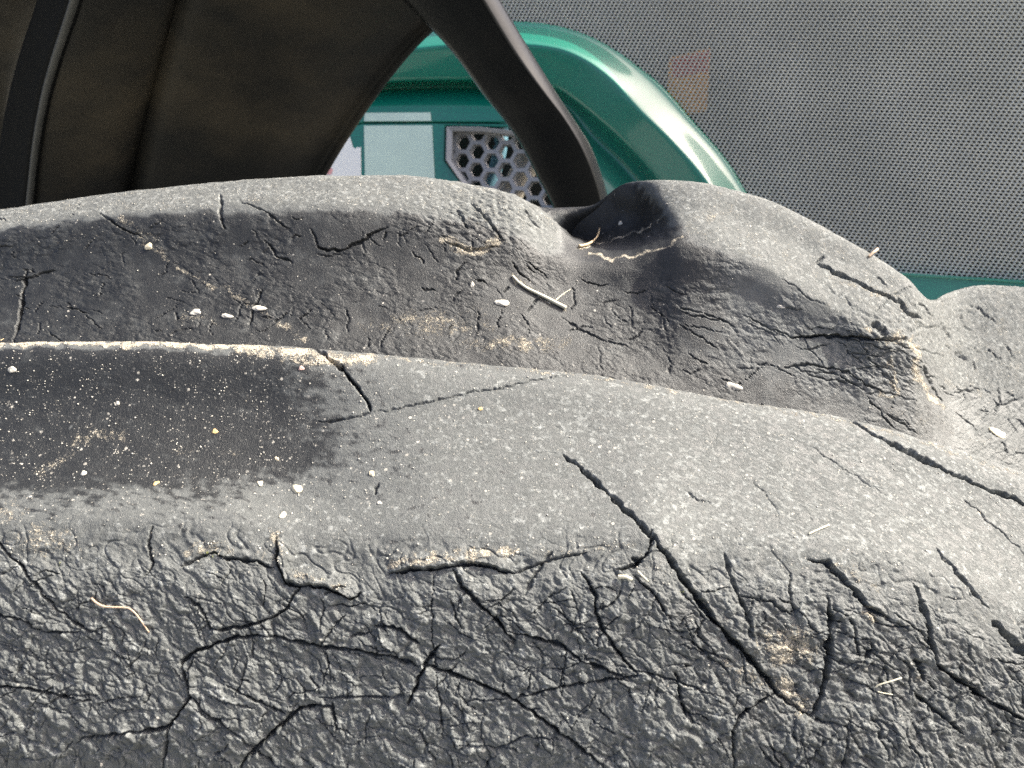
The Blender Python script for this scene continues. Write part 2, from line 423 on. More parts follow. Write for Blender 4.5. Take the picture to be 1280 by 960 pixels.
CR = [
 ([(383,428),(400,437),(425,460),(445,482),(458,500),(463,515)], 3.4, 3.2, 0), ([(395,529),(430,524),(463,517)], 1.9, .9, 0),
 ([(463,517),(500,510),(545,500),(610,487),(720,465)], 1.5, .7, 0),
 ([(703,568),(730,588),(760,615),(790,645),(815,672)], 4.0, 2.6, 0), ([(790,645),(815,672),(840,705),(865,740),(900,785),(930,815),(950,838),(972,866)], 4.8, 4.6, .5),
 ([(1060,522),(1075,533),(1100,548),(1140,567),(1190,592),(1230,610),(1265,622),(1310,645)], 3.6, 3.0, 0), ([(1170,685),(1195,715),(1220,745),(1237,762)], 2.6, 1.8, .2),
 ([(1241,776),(1262,800),(1300,832)], 6.5, 3, .3), ([(1008,698),(1035,705),(1060,730),(1085,760),(1112,772)], 4.0, 2.6, .5), ([(1142,730),(1155,765),(1163,800),(1170,832)], 3.8, 2.8, .3),
 ([(1168,830),(1200,852),(1240,878),(1300,910)], 3.8, 3.4, .4), ([(1035,748),(1037,790),(1033,830),(1025,870),(1016,896)], 5.2, 3.6, .2), ([(1138,861),(1165,885),(1205,918)], 2.8, 2.4, .3),
 ([(1143,822),(1156,852)], 6, 2.4, 0), ([(988,715),(985,740),(993,768)], 2.2, 1.4, 0), ([(473,603),(467,619)], 2.2, 1.2, 0), ([(860,616),(872,624),(888,628)], 1.5, .7, 0),
 ([(1205,622),(1240,655),(1290,700)], 1.3, .7, 0), ([(1010,555),(1060,590),(1110,620)], 1.1, .4, 0), ([(935,595),(960,620),(975,650)], 1.1, .4, 0), ([(1062,770),(1068,800),(1072,820)], 2.2, 1.6, 0),
 ([(905,690),(912,720),(930,760),(940,800)], 5, 1.6, 0), ([(925,745),(960,752),(990,770)], 2, 1.0, .2),
 ([(-30,650),(0,683),(20,700),(40,725),(70,760),(95,780),(130,792)], 2.6, 2.4, 0), ([(-20,764),(30,775),(60,790),(100,790)], 2.0, 1.5, .3),
 ([(191,657),(185,682),(192,705),(180,722)], 2.6, 2.2, 0), ([(228,709),(250,697),(268,691),(285,698),(320,702),(342,711)], 2.8, 2.2, .5),
 ([(345,672),(348,705),(355,728),(375,733),(400,733),(420,740),(438,749),(452,741)], 3.2, 3.2, 1.7), ([(486,717),(520,712),(545,712),(570,708),(592,705),(642,716)], 3.0, 3.2, 1.7),
 ([(377,733),(355,765),(330,775),(300,785),(262,786)], 2.8, 2.2, .4), ([(232,745),(250,757),(264,788)], 2.2, 1.8, 0),
 ([(345,794),(300,795),(270,805),(245,815),(228,826),(232,850),(238,870),(225,890),(210,910),(195,912),(150,917),(105,923)], 3.4, 3.2, .4), ([(210,908),(208,935),(204,965)], 2.2, 2, 0),
 ([(238,868),(255,890),(280,905),(310,930),(352,962)], 2.4, 2.2, .2), ([(-20,855),(30,860),(70,868),(115,878)], 2.8, 2.2, .3), ([(284,857),(320,875),(357,891)], 2.2, 2, .2),
 ([(296,966),(320,935),(345,912),(375,885),(395,882),(418,882)], 3.4, 3, 0), ([(416,878),(418,895),(420,912)], 2.6, 2, 0), ([(340,794),(400,808),(450,812),(490,820),(527,832)], 3.8, 2.2, .7),
 ([(549,806),(535,825),(525,845),(517,865),(511,882)], 3.4, 3.2, 0), ([(523,829),(560,840),(600,855),(640,873),(680,900),(720,930),(765,966)], 3.0, 3.2, .3),
 ([(542,718),(540,760),(540,800),(545,840),(550,880),(554,926)], 1.2, 1.3, 0), ([(468,781),(490,782),(505,790),(522,804)], 3.4, 2.4, .6), ([(438,796),(465,788)], 2, 1.4, .2),
 ([(400,808),(415,785),(432,768)], 1.8, 1.4, 0), ([(566,712),(580,735),(600,755),(620,775),(644,802)], 3.2, 2.8, .3), ([(563,748),(570,770),(578,786)], 1.8, 1.4, .2),
 ([(636,789),(670,797),(700,805),(725,825),(784,846)], 2.8, 2.2, .4), ([(640,874),(680,863),(720,855),(800,844)], 2.2, 2, .2), ([(728,716),(745,745),(745,765),(752,785),(765,805),(780,825),(797,842)], 3.2, 2.6, .3),
 ([(744,764),(765,755),(776,738)], 1.9, 1.4, 0), ([(793,720),(815,740),(838,774)], 2.4, 2, .3), ([(844,842),(850,870),(858,894)], 2.8, 2.2, .2), ([(570,929),(620,935),(660,920),(705,925)], 1.8, 1.5, .2),
 ([(398,872),(440,870),(505,870)], 1.8, 1.2, .2), ([(770,830),(840,850),(905,872)], 1.6, 1.2, 0), ([(972,864),(950,878),(930,890),(915,910),(918,965)], 2.6, 2.2, .2),
 ([(815,662),(812,690),(795,706),(770,712)], 3, 2.4, .4), ([(790,698),(803,704)], 6, 2.2, 0), ([(852,738),(880,772),(862,802)], 1.6, 1.2, 0), ([(970,866),(1000,890),(1018,896)], 2.4, 2, 0),
 ([(690,690),(670,715),(655,745)], 4, 1.2, 0), ([(640,716),(690,700),(735,690)], 2, 1.0, .4),
]
ok_front = lambda x, y: y > np.interp(x, pxA, edge_x[0]) + 22
CR += rand_cracks(rng, 130, (-60, 700, 860, 1000), 30, 38, (18, 65), (.9, 1.5), (.4, 1.1), .15, ok_front)
CR += rand_cracks(rng, 70, (850, 720, 1340, 1000), 48, 22, (25, 95), (.9, 1.9), (.4, 1.4), .2, ok_front)
CR += rand_cracks(rng, 40, (-40, 740, 860, 1000), 95, 30, (18, 50), (.9, 1.4), (.4, 1.0), .1, ok_front)
CR += rand_cracks(rng, 150, (-60, 720, 1340, 1000), 35, 60, (14, 55), (.7, 1.2), (.5, 1.2), .25, ok_front)
CR += rand_cracks(rng, 26, (650, 520, 1330, 720), 38, 10, (14, 60), (.7, 1.0), (.08, .22))
crackA = carve(disp, PX, PY, CR, pxA)
# the ridge line itself is torn and nibbled
rz = np.exp(-((PY - ridge_x)/7.0)**2)
disp += rz * (.35*fbm(su/5, sv/5, 71, 3) - .15)
disp *= np.where(rowi < RV, np.clip((rowi - 4)/10.0, 0, 1), 1)

P2 = P + N * (disp * .001)[..., None]

dark_patch = sstep(570, 310, PX + 60*fbm(su/16, sv/16, 81, 3) - .25*(PY - 520)) * sstep(672, 588, PY + 16*fbm(su/12, sv/12, 82, 3) + .05*PX) * sstep(-1, 9, PY - ridge_x - 4 - .012*np.maximum(PX-150, 0) + 5*perlin(su/6, sv/3, 83))  # mask of the darker patch, where the dust value is lowered
dark_patch *= vis
dust = .52 + .22*fbm(su/26, sv/26, 84, 3) + .06*right + .06*sstep(500, 700, PX)
dust = dust*(1 - front) + front*(.27 + .12*fbm(su/12, sv/12, 85, 3) + .14*ridg*amp + .62*vl + .30*sstep(.1, .5, vein) + .10*sstep(60, -20, PY - edge_x) + .08*np.clip(rough, -.5, 1))
dust = dust*(1 - dark_patch) + dark_patch*(.05 + .12*fbm(su/9, sv/6, 86, 4))
stk = fbm((su*.86 + sv*.5)/5.5, (-su*.5 + sv*.86)/1.3, 301, 4, .6); blot = fbm(su/3.2, sv/2.4, 305, 4, .6)
stk2 = fbm((su*.84 + sv*.54)/8, (-su*.54 + sv*.84)/.9, 311, 3, .6)
dust += (1 - front)*(1 - .7*dark_patch)*(.62*blot + .30*np.clip(fbm(su/1.5, sv/1.3, 325, 3, .6), 0, 1) + (.34*stk + .30*stk2)*right - .07) + front*.08*blot
scrn = np.zeros_like(dust); r2 = random.Random(5)
for k in range(46):
    x0, y0 = r2.uniform(-40, 1300), r2.uniform(450, 720); an = math.radians(r2.gauss(-14, 22) if x0 < 620 else r2.gauss(28, 26)); L = r2.uniform(12, 70)
    c0, c1 = np.searchsorted(pxA, x0 - 90), np.searchsorted(pxA, x0 + 90)
    d_, t_, _s = poly_dist(PX[:, c0:c1], PY[:, c0:c1], [(x0, y0), (x0 + L*math.cos(an), y0 + L*math.sin(an))])
    scrn[:, c0:c1] = np.maximum(scrn[:, c0:c1], r2.uniform(.4, 1)*np.exp(-(d_/r2.uniform(.8, 1.6))**2)*np.clip(4*np.minimum(t_, 1-t_) + .1, 0, 1))
scrn *= (1 - front)*vis*np.clip(.5 + perlin(PX/9, PY/9, 333), 0, 1)
dust += .35*scrn
dust -= .10*sstep(720, 960, PX)*front_deep
tanA = np.zeros_like(dust)
brush(tanA, PX, PY, [
 ([(-80,431),(100,427),(230,430),(300,434),(385,440)], 6, .85), ([(300,434),(385,446),(470,450)], 13, .62), ([(470,446),(720,467),(800,480),(850,488),(1050,524),(1160,556),(1290,598)], 5, .44),
 ([(350,690),(375,722),(430,738)], 12, .42), ([(490,704),(560,696),(640,690)], 11, .60), ([(340,665),(345,700)], 10, .5), ([(700,690),(790,680)], 14, .35),
 ([(985,808)], (48, 34), .72), ([(905,830),(960,860)], 20, .45), ([(975,850),(1005,885)], 16, .66), ([(800,690),(830,720)], 18, .3), ([(1080,765),(1090,775)], 9, .55),
 ([(55,675)], (60, 34), .48), ([(10,640)], (40, 30), .42), ([(235,690),(265,682),(285,690)], 12, .5), ([(50,592),(90,562),(112,542),(155,545)], 13, .42), ([(70,505)], (45, 14), .30), ([(225,562)], (24, 14), .36),
 ([(290,566)], (18, 8), .40), ([(310,505)], (20, 40), .28), ([(1045,705),(1100,735)], 10, .42), ([(1150,850)], (12, 10), .55), ([(600,812)], (10, 8), .3), ([(720,790)], (20, 10), .4)])
tanA = np.maximum(tanA, .36*lipz*sstep(-.2, .6, perlin(su/6, sv/6, 87)))
lichA = brush(np.zeros_like(dust), PX, PY, [([(78,705)], (8, 7), .85), ([(262,690)], (16, 6), .75), ([(268,712)], (10, 5), .6), ([(272,752)], (8, 8), .5), ([(940,655)], (16, 14), .35), ([(855,740)], (5, 4), .8), ([(258,728),(300,738)], 5, .45)])
speckA = np.clip(.50*(1-front) + .08*front + .30*dark_patch + .40*fbm(su/8, sv/8, 88, 3), 0, 1)
near_lug = grid_mesh('lug', P2, M['rubber'], dict(dust=np.clip(dust, 0, 1), tan=np.clip(tanA, 0, 1), lichen=lichA, speck=speckA))
adopt(near_lug, tyre); near_lug['label'] = 'long worn lug with deep splits and a crumpled side face'
gridA = (PX, PY, P2, N, pxA, dark_patch, front, vis)

# ------------------------------------------------------------------ the lugs behind and the floor between them
#  rows: hidden foot, foot, mid face, upper face, shoulder, top, silhouette, behind, far behind
BS = {
 -140: [(600,.226),(455,.246),(400,.262),(345,.274),(308,.282),(292,.292),(284,.303),(300,.322),(470,.345)],
   0: [(600,.226),(450,.246),(395,.262),(335,.275),(288,.283),(272,.293),(262,.304),(280,.322),(460,.345)],
 200: [(600,.226),(450,.246),(390,.261),(325,.275),(268,.284),(248,.294),(235,.306),(254,.325),(440,.348)],
 400: [(600,.226),(455,.247),(390,.262),(322,.275),(262,.284),(238,.294),(220,.307),(240,.326),(430,.350)],
 500: [(600,.226),(465,.247),(395,.263),(328,.276),(268,.285),(240,.295),(219,.308),(240,.327),(430,.350)],
 590: [(610,.226),(475,.247),(402,.264),(335,.277),(280,.286),(252,.296),(231,.308),(252,.327),(430,.350)],
 640: [(610,.226),(480,.247),(408,.264),(344,.278),(292,.286),(262,.296),(241,.307),(262,.327),(440,.350)],
 680: [(620,.226),(487,.247),(416,.2645),(356,.2795),(314,.2875),(286,.300),(260,.314),(280,.333),(450,.354)],
 735: [(628,.226),(495,.247),(423,.265),(364,.280),(328,.289),(302,.312),(258,.331),(277,.345),(450,.360)],
 785: [(640,.226),(502,.247),(428,.265),(362,.279),(326,.286),(284,.319),(228,.334),(250,.346),(440,.360)],
 820: [(645,.226),(508,.246),(431,.264),(358,.2775),(312,.285),(266,.302),(225,.319),(248,.339),(440,.358)],
 850: [(650,.226),(514,.246),(434,.262),(358,.2742),(306,.2815),(262,.298),(226,.316),(248,.337),(440,.356)],
 940: [(660,.225),(528,.245),(448,.2585),(378,.2692),(330,.2745),(282,.2935),(243,.310),(266,.331),(450,.352)],
 1040: [(680,.225),(550,.243),(484,.2542),(430,.2615),(390,.2655),(333,.284),(290,.300),(314,.322),(470,.346)],
 1100: [(690,.224),(572,.242),(510,.2515),(454,.2582),(424,.2602),(368,.278),(325,.294),(348,.317),(480,.342)],
 1140: [(700,.224),(590,.242),(528,.2522),(470,.2592),(438,.2620),(391,.2775),(352,.291),(374,.315),(490,.340)],
 1163: [(710,.224),(600,.242),(540,.2555),(490,.2670),(455,.2735),(412,.285),(376,.298),(398,.322),(500,.342)],
 1190: [(720,.224),(610,.243),(560,.259),(520,.274),(480,.290),(425,.310),(364,.334),(380,.350),(500,.365)],
 1230: [(730,.224),(630,.244),(580,.260),(538,.276),(492,.294),(420,.318),(356,.342),(374,.357),(500,.372)],
 1280: [(750,.224),(660,.244),(605,.260),(555,.276),(500,.294),(425,.318),(359,.342),(378,.357),(500,.372)],
 1420: [(800,.224),(710,.243),(650,.258),(590,.275),(525,.293),(450,.317),(385,.341),(405,.356),(520,.371)]}
rows_tB = [0, 1, 2, 3, 4, 4.7, 5.4, 6.1, 7.4]
countsB = [12, 68, 78, 68, 46, 44, 18, 8]
pxB = np.linspace(-110, 1400, 1060)
PX, PY, D = sheet(BS, rows_tB, countsB, pxB)
# ease the columns a little so stations do not show
ker = np.hanning(21); ker /= ker.sum()
def smooth_cols(A):
    pad = np.pad(A, ((0, 0), (10, 10)), mode='edge')
    return np.stack([np.convolve(r, ker, 'valid') for r in pad])
PY = smooth_cols(PY); D = smooth_cols(D)
# the left lug's end stands in front of a hollow scooped out of the next one
yc = np.interp(pxB, [640, 655, 672, 690, 705, 722, 740, 765, 800, 825, 850, 880], [228, 243, 258, 273, 287, 302, 315, 321, 318, 310, 298, 280])[None, :]
Dh = pchip([600, 680, 740, 800, 835, 865, 1500], np.array([.352, .349, .340, .327, .314, .300, .300]), pxB)[None, :] + (300 - PY)/60*.003
wd = np.interp(pxB, [700, 735, 775, 1500], [2.5, 3.5, 30, 30])[None, :]; yo = np.interp(pxB, [715, 775, 1500], [0, 26, 26])[None, :]
hw = sstep(1, -1, (PY - yc + yo + 1.2*perlin(PX/9, PY/9, 77))/wd) * sstep(655, 662, PX) * sstep(880, 800, PX + .9*(300 - PY) + 8*perlin(PX/30, PY/30, 79))
P0 = sum(countsB[:6]); hw[P0:] = np.linspace(1, 0, PY.shape[0] - P0)[:, None]*hw[P0][None]
D = D + hw*np.maximum(Dh - D, 0)
P = at(PX, PY, D); N = normals(P)
if (N * (CAM - P)).sum(-1)[50:200].mean() < 0: N = -N
su, sv = surf_coords(P)
R4 = sum(countsB[:4]); R6 = sum(countsB[:6])
rowi = np.arange(P.shape[0])[:, None] + 0*PX
shoulder = smooth_cols(pchip(sorted(BS), np.array([[BS[k][4][0]] for k in sorted(BS)], float), pxB).T)
warp = 9*fbm(su/9, sv/9, 141, 3)
hollow = sstep(690, 715, PX) * sstep(885, 835, PX + .9*(300 - PY) + 22*fbm(su/5, sv/5, 143, 3)) * sstep(372, 322, PY + 10*fbm(su/6, sv/6, 144, 3))
hollow = np.maximum(hollow, hw)
topB = sstep(6, -12, PY - shoulder + warp) * (1 - hollow)
farR = sstep(1140, 1200, PX - .25*(PY-420))
disp = .5*fbm(su/18, sv/18, 101, 3)
f1, f2 = worley(su/6.5 + .5*fbm(su/6, sv/6, 103, 3), sv/5 + .5*fbm(su/6, sv/6, 106, 3), 5); e1 = f2 - f1
f1b, f2b = worley(su/2.6 + .5*perlin(su/3, sv/3, 108), sv/2.2 + .5*perlin(su/3, sv/3, 109), 6); e2 = f2b - f1b
calm = (1 - .92*hollow) * sstep(-.25, .35, perlin(su/20, sv/20, 110) + .15)
disp += calm*(1-topB)*(-.15*np.exp(-(e1/.06)**2) - .08*np.exp(-(e2/.09)**2) + .26*fbm(su/3, sv/2, 112, 4, .55) + .30*billow(su/6 + .6*fbm(su/6, sv/6, 103, 3), sv/4.5, 431, 4))
disp += topB*(.22*fbm(su/2.4, sv/3.2, 115, 4, .6))
# crumbled corner of the left lug, end of the right one
crumb = np.exp(-(((PX-610)/75)**2 + ((PY-268)/34)**2)) + .9*np.exp(-(((PX-1105)/60)**2 + ((PY-415)/36)**2)) + .6*np.exp(-(((PX-1090)/70)**2 + ((PY-470)/30)**2))
disp += crumb*(-.20*np.exp(-(e1/.08)**2) + 1.3*(billow(su/4.5, sv/3.2, 441, 4) - .5) + .4*fbm(su/4, sv/3, 118, 4, .6))
cg = (su*.55 + sv*.83); ch = (-su*.83 + sv*.55)
disp += farR*(-.35*np.exp(-(np.abs(fbm(ch/3.2, cg/15, 120, 3))/.06)**2) + .15*fbm(ch/2, cg/7, 122, 3))
CRB = [
 ([(34,336),(30,365),(25,395),(17,428)], 2.8, 2.2, 0), ([(125,266),(150,285),(178,296)], 1.8, 1, 0), ([(276,243),(275,270),(281,288)], 2.2, 1.6, 0), ([(300,250),(330,265),(362,287)], 1.6, .9, 0),
 ([(388,285),(400,312),(425,313),(455,300),(484,283)], 2, 1.3, .2), ([(328,362),(318,385),(312,408)], 1.8, 1.4, 0), ([(330,300),(345,318),(365,330)], 1.6, 1, 0), ([(20,352),(45,345),(70,338)], 1.5, 1, .1),
 ([(1022,330),(1045,342),(1075,357),(1105,370),(1128,381)], 2.3, 2.4, .6), ([(1122,373),(1138,394),(1152,399)], 4.0, 2.4, 0), ([(988,423),(1020,420),(1060,421),(1100,425),(1138,423)], 2.6, 3.0, .5),
 ([(1092,404),(1110,419)], 7, 2.6, 0), ([(980,461),(1010,455),(1060,465),(1080,480),(1108,493)], 1.9, 1.3, .2), ([(1153,456),(1165,480),(1177,502)], 2.0, 1.6, 0), ([(1020,462),(1050,471),(1082,488)], 1.4, .9, 0),
 ([(558,303),(590,315),(622,307)], 2.2, 1.4, .2), ([(640,328),(652,345),(665,352)], 1.5, 1, 0), ([(590,255),(610,275),(628,300)], 2.2, 1.4, .2), ([(570,262),(585,285)], 2, 1.2, 0), ([(655,262),(675,285)], 2, 1.2, 0),
 ([(1020,330),(1030,322)], 3, 1.2, 0), ([(1095,347),(1108,360)], 1.6, 1, 0), ([(1085,495),(1100,515),(1115,535)], 1.5, 1, 0), ([(930,395),(960,410),(990,423)], 1.5, .8, 0),
 ([(850,385),(890,395),(920,410)], 1.3, .7, 0), ([(700,395),(740,420),(790,435)], 1.3, .7, 0), ([(1195,440),(1210,452)], 3, 1.4, 0), ([(1175,405),(1190,425)], 2, 1, 0)]
CRB += rand_cracks(rng, 90, (-60, 270, 680, 425), 20, 55, (8, 36), (.6, 1.2), (.3, .9), .08)
CRB += rand_cracks(rng, 44, (840, 350, 1150, 520), 14, 16, (20, 80), (.6, 1.1), (.3, .9), .12)
CRB += rand_cracks(rng, 46, (1170, 375, 1380, 600), 42, 18, (10, 50), (.7, 1.3), (.4, 1.2), .1)
CRB += rand_cracks(rng, 16, (690, 350, 850, 450), 35, 30, (12, 40), (.8, 1.2), (.3, .7), .05)
crackB = carve(disp, PX, PY, CRB, pxB)
disp *= np.where(rowi > R6, np.clip((P.shape[0]-1-rowi)/20.0, 0, 1), 1)
P2 = P + N * (disp*.001)[..., None]
N2 = normals(P2)
if (N2 * N).sum() < 0: N2 = -N2

faceB = (1 - topB)*(1 - farR)
dust_and_shadeB = topB*(.64 + .12*fbm(su/8, sv/8, 130, 3)) + faceB*(.09 + .13*fbm(su/10, sv/8, 131, 4)) + (1-topB)*farR*(.46 + .12*fbm(su/9, sv/9, 132, 3))
dust_and_shadeB += faceB*(.24*sstep(820, 980, PX)*sstep(520, 400, PY) + .16*sstep(930, 1080, PX))
dust_and_shadeB += (.20*topB + .10)*fbm(su/2.6, sv/2.2, 306, 4, .6)
dust_and_shadeB *= (1 - .75*hollow)  # darkens the hollow: its shade is put into the colour
tanB = np.zeros_like(dust_and_shadeB)
brush(tanB, PX, PY, [
 ([(556,302),(590,314),(625,304)], 9, .72), ([(600,280),(640,300)], 18, .32), ([(722,309),(760,301),(800,289),(826,274)], 2.0, .62), ([(736,318),(780,322),(820,312),(852,296)], 3.2, .62),
 ([(540,405)], (120, 26), .46), ([(650,430)], (110, 16), .50), ([(100,300)], (90, 16), .30), ([(185,306),(230,340),(290,368),(330,392),(385,428)], 6, .45), ([(150,272),(190,300)], 10, .42), ([(230,395),(280,405)], 12, .35), ([(690,365)], (40, 12), .2),
 ([(1140,425),(1150,470),(1172,505)], 8, .66), ([(1100,420),(1140,424)], 9, .5), ([(1113,450),(1118,490),(1100,500)], 5, .6), ([(1190,480),(1225,490)], 16, .36), ([(1085,412)], (9, 8), .7), ([(1130,385)], (30, 22), .36),
 ([(1040,348),(1110,374)], 6, .42), ([(1080,500),(1250,560)], 20, .30), ([(640,345),(665,365),(705,385)], 5, .55), ([(860,285),(905,262)], 14, .40), ([(500,395),(600,385)], 14, .28)])
tanB = np.maximum(tanB, topB*(.30 + .18*fbm(su/7, sv/7, 135, 3)))
tanB = np.maximum(tanB, crumb*.34)
speckB = np.clip(.10 + .30*topB + .16*fbm(su/9, sv/9, 136, 3) + .12*sstep(330, 420, PY), 0, 1)*(1 - .7*hollow)
lichB = np.zeros_like(dust_and_shadeB)
cuts = [0, int(np.searchsorted(pxB, 712)), int(np.searchsorted(pxB, 1166)), len(pxB) - 1]
lug_labels = ['rounded lug with a dusty crest and a crumbled corner', 'tapering lug with a split crest and a smooth dark hollow', 'low lug end half hidden past the split one']
for k in range(3):
    s = slice(cuts[k], cuts[k+1] + 1)
    o = grid_mesh('lug', P2[::-1, s], M['rubber'], dict(dust=np.clip(dust_and_shadeB[::-1, s], 0, 1), tan=np.clip(tanB[::-1, s], 0, 1), lichen=lichB[::-1, s], speck=speckB[::-1, s]), N2[::-1, s])
    adopt(o, tyre); o['label'] = lug_labels[k]
gridB = (PX, PY, P2, N, pxB, hollow, topB, (rowi < R6).astype(float))

# carcass: a wide ring under the lugs that stands on the ground
R0 = .585; cx, cy, cz = .02, .52, .585
prof = [(-.30, .30), (-.32, .42), (-.30, .52), (-.24, .57), (-.12, R0 - .004), (0, R0), (.12, R0 - .004), (.24, .57), (.30, .52), (.32, .42), (.30, .30)]
vs, fs = [], []; nseg = 96
for a in range(nseg):
    th = 2*math.pi*a/nseg
    for (x, r) in prof: vs.append((cx + x, cy + r*math.cos(th), cz + r*math.sin(th)))
m_ = len(prof)
for a in range(nseg):
    b = (a+1) % nseg
    for k in range(m_): fs.append((a*m_+k, a*m_+(k+1) % m_, b*m_+(k+1) % m_, b*m_+k))
car = mesh_obj('carcass', vs, fs, M['rubber'], smooth=True)
for k, v in dict(dust=.35, tan=.1, lichen=0, speck=.1).items():
    a_ = car.data.attributes.new(k, 'FLOAT', 'POINT'); a_.data.foreach_set('value', np.full(len(vs), v, np.float32))
adopt(car, tyre)

# ------------------------------------------------------------------ mudguard and its stay
guard = empty('mudguard', V3(at(300, 200, .62)) - Vector((0, 0, .3)))
tag(guard, 'dark mud-stained plastic mudguard arching behind the cracked lugs', 'mudguard')

def loft(name, rings, material, parent, close=False, smooth=True, bevel=None):
    n = len(rings[0]); vs = [p for r in rings for p in r]; fs = []
    for i in range(len(rings)-1):
        for k in range(n if close else n-1):
            fs.append((i*n+k, i*n+(k+1) % n, (i+1)*n+(k+1) % n, (i+1)*n+k))
    if close: fs += [tuple(range(n))[::-1], tuple((len(rings)-1)*n + k for k in range(n))]
    return adopt(mesh_obj(name, vs, fs, material, smooth=smooth), parent)

ty = np.array([-140, -60, 0, 60, 120, 180, 240, 320, 420])
td = pchip([-140, 0, 120, 240, 420], np.array([.40, .47, .545, .61, .66]), ty)
# lines that run along the shell, as x at each ty
def run(pts): return pchip([p[0] for p in pts], np.array([p[1] for p in pts], float), ty)
def shell(name, lines, offs, material, th=.004, sub=6):
    L = [run(l) for l in lines]
    fine = np.linspace(0, len(ty)-1, 41); rings = []
    for f in fine:
        y = np.interp(f, range(len(ty)), ty); d = pchip(range(len(ty)), td, np.array([f]))[0]
        xs = np.array([pchip(range(len(ty)), l, np.array([f]))[0] for l in L])
        u = np.linspace(0, len(xs)-1, (len(xs)-1)*sub + 1)
        xx = pchip(range(len(xs)), xs, u); oo = pchip(range(len(xs)), np.array(offs, float), u)
        rings.append([tuple(at(a, y, d + b)) for a, b in zip(xx, oo)])
    o = loft(name, rings, material, guard)
    md = o.modifiers.new('thickness', 'SOLIDIFY'); md.thickness = th; md.offset = 0
    return o
edge_r = [(-140, 730), (-60, 640), (0, 582), (36, 542), (72, 507), (100, 485), (131, 462), (162, 441), (212, 409), (320, 352), (420, 312)]
def shifted(f): return [(y, f(y, x)) for y, x in edge_r]
left_line = [(-140, 250), (0, 218), (60, 203), (120, 188), (200, 170), (300, 150), (420, 130)]
def between(f):
    xs = sorted(set([y for y, _ in edge_r]))
    a = pchip([p[0] for p in left_line], np.array([p[1] for p in left_line], float), np.array(xs, float))
    b = pchip([p[0] for p in edge_r], np.array([p[1] for p in edge_r], float), np.array(xs, float))
    return [(y, (1-f)*p + f*q) for y, p, q in zip(xs, a, b)]
shell('shell', [left_line, between(.12), between(.35), between(.62), between(.80), between(.94), edge_r], [.012, -.004, -.002, .004, .018, .030, .022], M['guard'])
# inner flange with its rim and painted edge highlight, then the return wall
fl = lambda k: [(-140, 120+k), (0, 92+k), (60, 72+k), (120, 55+k), (180, 44+k), (250, 36+k), (420, 20+k)]
shell('inner_flange', [fl(0), fl(14), fl(60), [(-140, 235), (0, 200), (120, 168), (200, 150), (420, 120)], left_line], [-.030, -.036, -.026, -.010, .012], M['guard'])
shell('flange_rim', [fl(-40), fl(-12), fl(-2), fl(6)], [-.010, -.034, -.042, -.036], M['rim'], .005)
rim_pts = [tuple(at(pchip(ty, run(fl(1)), np.array([y]))[0], y, pchip(ty, td, np.array([y]))[0] - .045)) for y in np.linspace(-130, 400, 14)]
def edge_bead():
    b_ = tube('highlight_bead', rim_pts, .0022, M['worn'], guard, 8, 40); b_['label'] = 'pale grey bead painted as an edge highlight'  # added bead: the edge's highlight is put into its paler colour
shell('side_wall', [[(-140, -160), (0, -160), (420, -160)], [(-140, 20), (0, 8), (420, -10)], fl(-44)], [.03, .035, .05], M['guard'])

# stay: rolled angle bar that kinks towards the hub
stations = [  # left edge, nose, right edge
 ((462, -45), (573, -45), (600, -45), .432), ((503, 0), (600, 0), (625, 0), .442), ((565, 65), (638, 62), (662, 62), .455), ((603, 117), (676, 114), (697, 118), .464),
 ((632, 153), (702, 147), (720, 153), .472), ((652, 183), (722, 180), (738, 182), .479), ((672, 222), (738, 215), (750, 212), .487), ((692, 262), (749, 250), (760, 246), .496), ((706, 330), (760, 315), (772, 310), .510), ((720, 400), (771, 380), (783, 376), .525)]
rings = []
for lf, ns, rt, d in stations:
    lf, ns, rt = np.array(lf, float), np.array(ns, float), np.array(rt, float)
    pts = []
    for f, dd in ((0, .030), (.03, .021), (.1, .018), (.5, .0095), (.86, .0026), (.94, .0010)):
        q = lf + (ns-lf)*f; pts.append(tuple(at(q[0], q[1], d + dd)))
    for f, dd in ((.0, .0), (.12, .0001), (.28, .0014), (.9, .0135), (1.0, .020)):
        q = ns + (rt-ns)*f; pts.append(tuple(at(q[0], q[1], d + dd)))
    for f in (.8, .5, .15):
        q = lf + (rt-lf)*f; pts.append(tuple(at(q[0], q[1], d + .036)))
    rings.append(pts)
rr = np.array(rings); fi = np.linspace(0, len(rings)-1, 60)
rr = pchip(range(len(rings)), rr, fi)
stay = loft('stay_bar', [[tuple(p) for p in r] for r in rr], M['stay'], guard, close=True)
stay['label'] = 'black coated steel stay with a kink at its foot'

# ------------------------------------------------------------------ green machine: side panels, grille, vent
A0, A1, A2 = at(400, 200, 1.02), at(1280, 200, .80), at(800, -100, .97)
na = A1 - A0; na /= np.linalg.norm(na)
nn = np.cross(na, A2 - A0); nn /= np.linalg.norm(nn)
if nn @ (CAM - A0) < 0: nn = -nn
nb = np.cross(nn, na); nb *= np.sign(nb[2])
def on(px, py, n=0.0):
    """a point of the machine's side, n metres proud of its plane"""
    r = ray(px, py); o = A0 + nn*n
    return CAM + r * (((o - CAM) @ nn) / (r @ nn))[..., None] if np.ndim(px) else CAM + r * (((o - CAM) @ nn) / (r @ nn))
hood = empty('tractor_bonnet', V3(on(800, 500)))
tag(hood, 'green tractor bonnet side with fine mesh grille and honeycomb vent', 'bonnet')

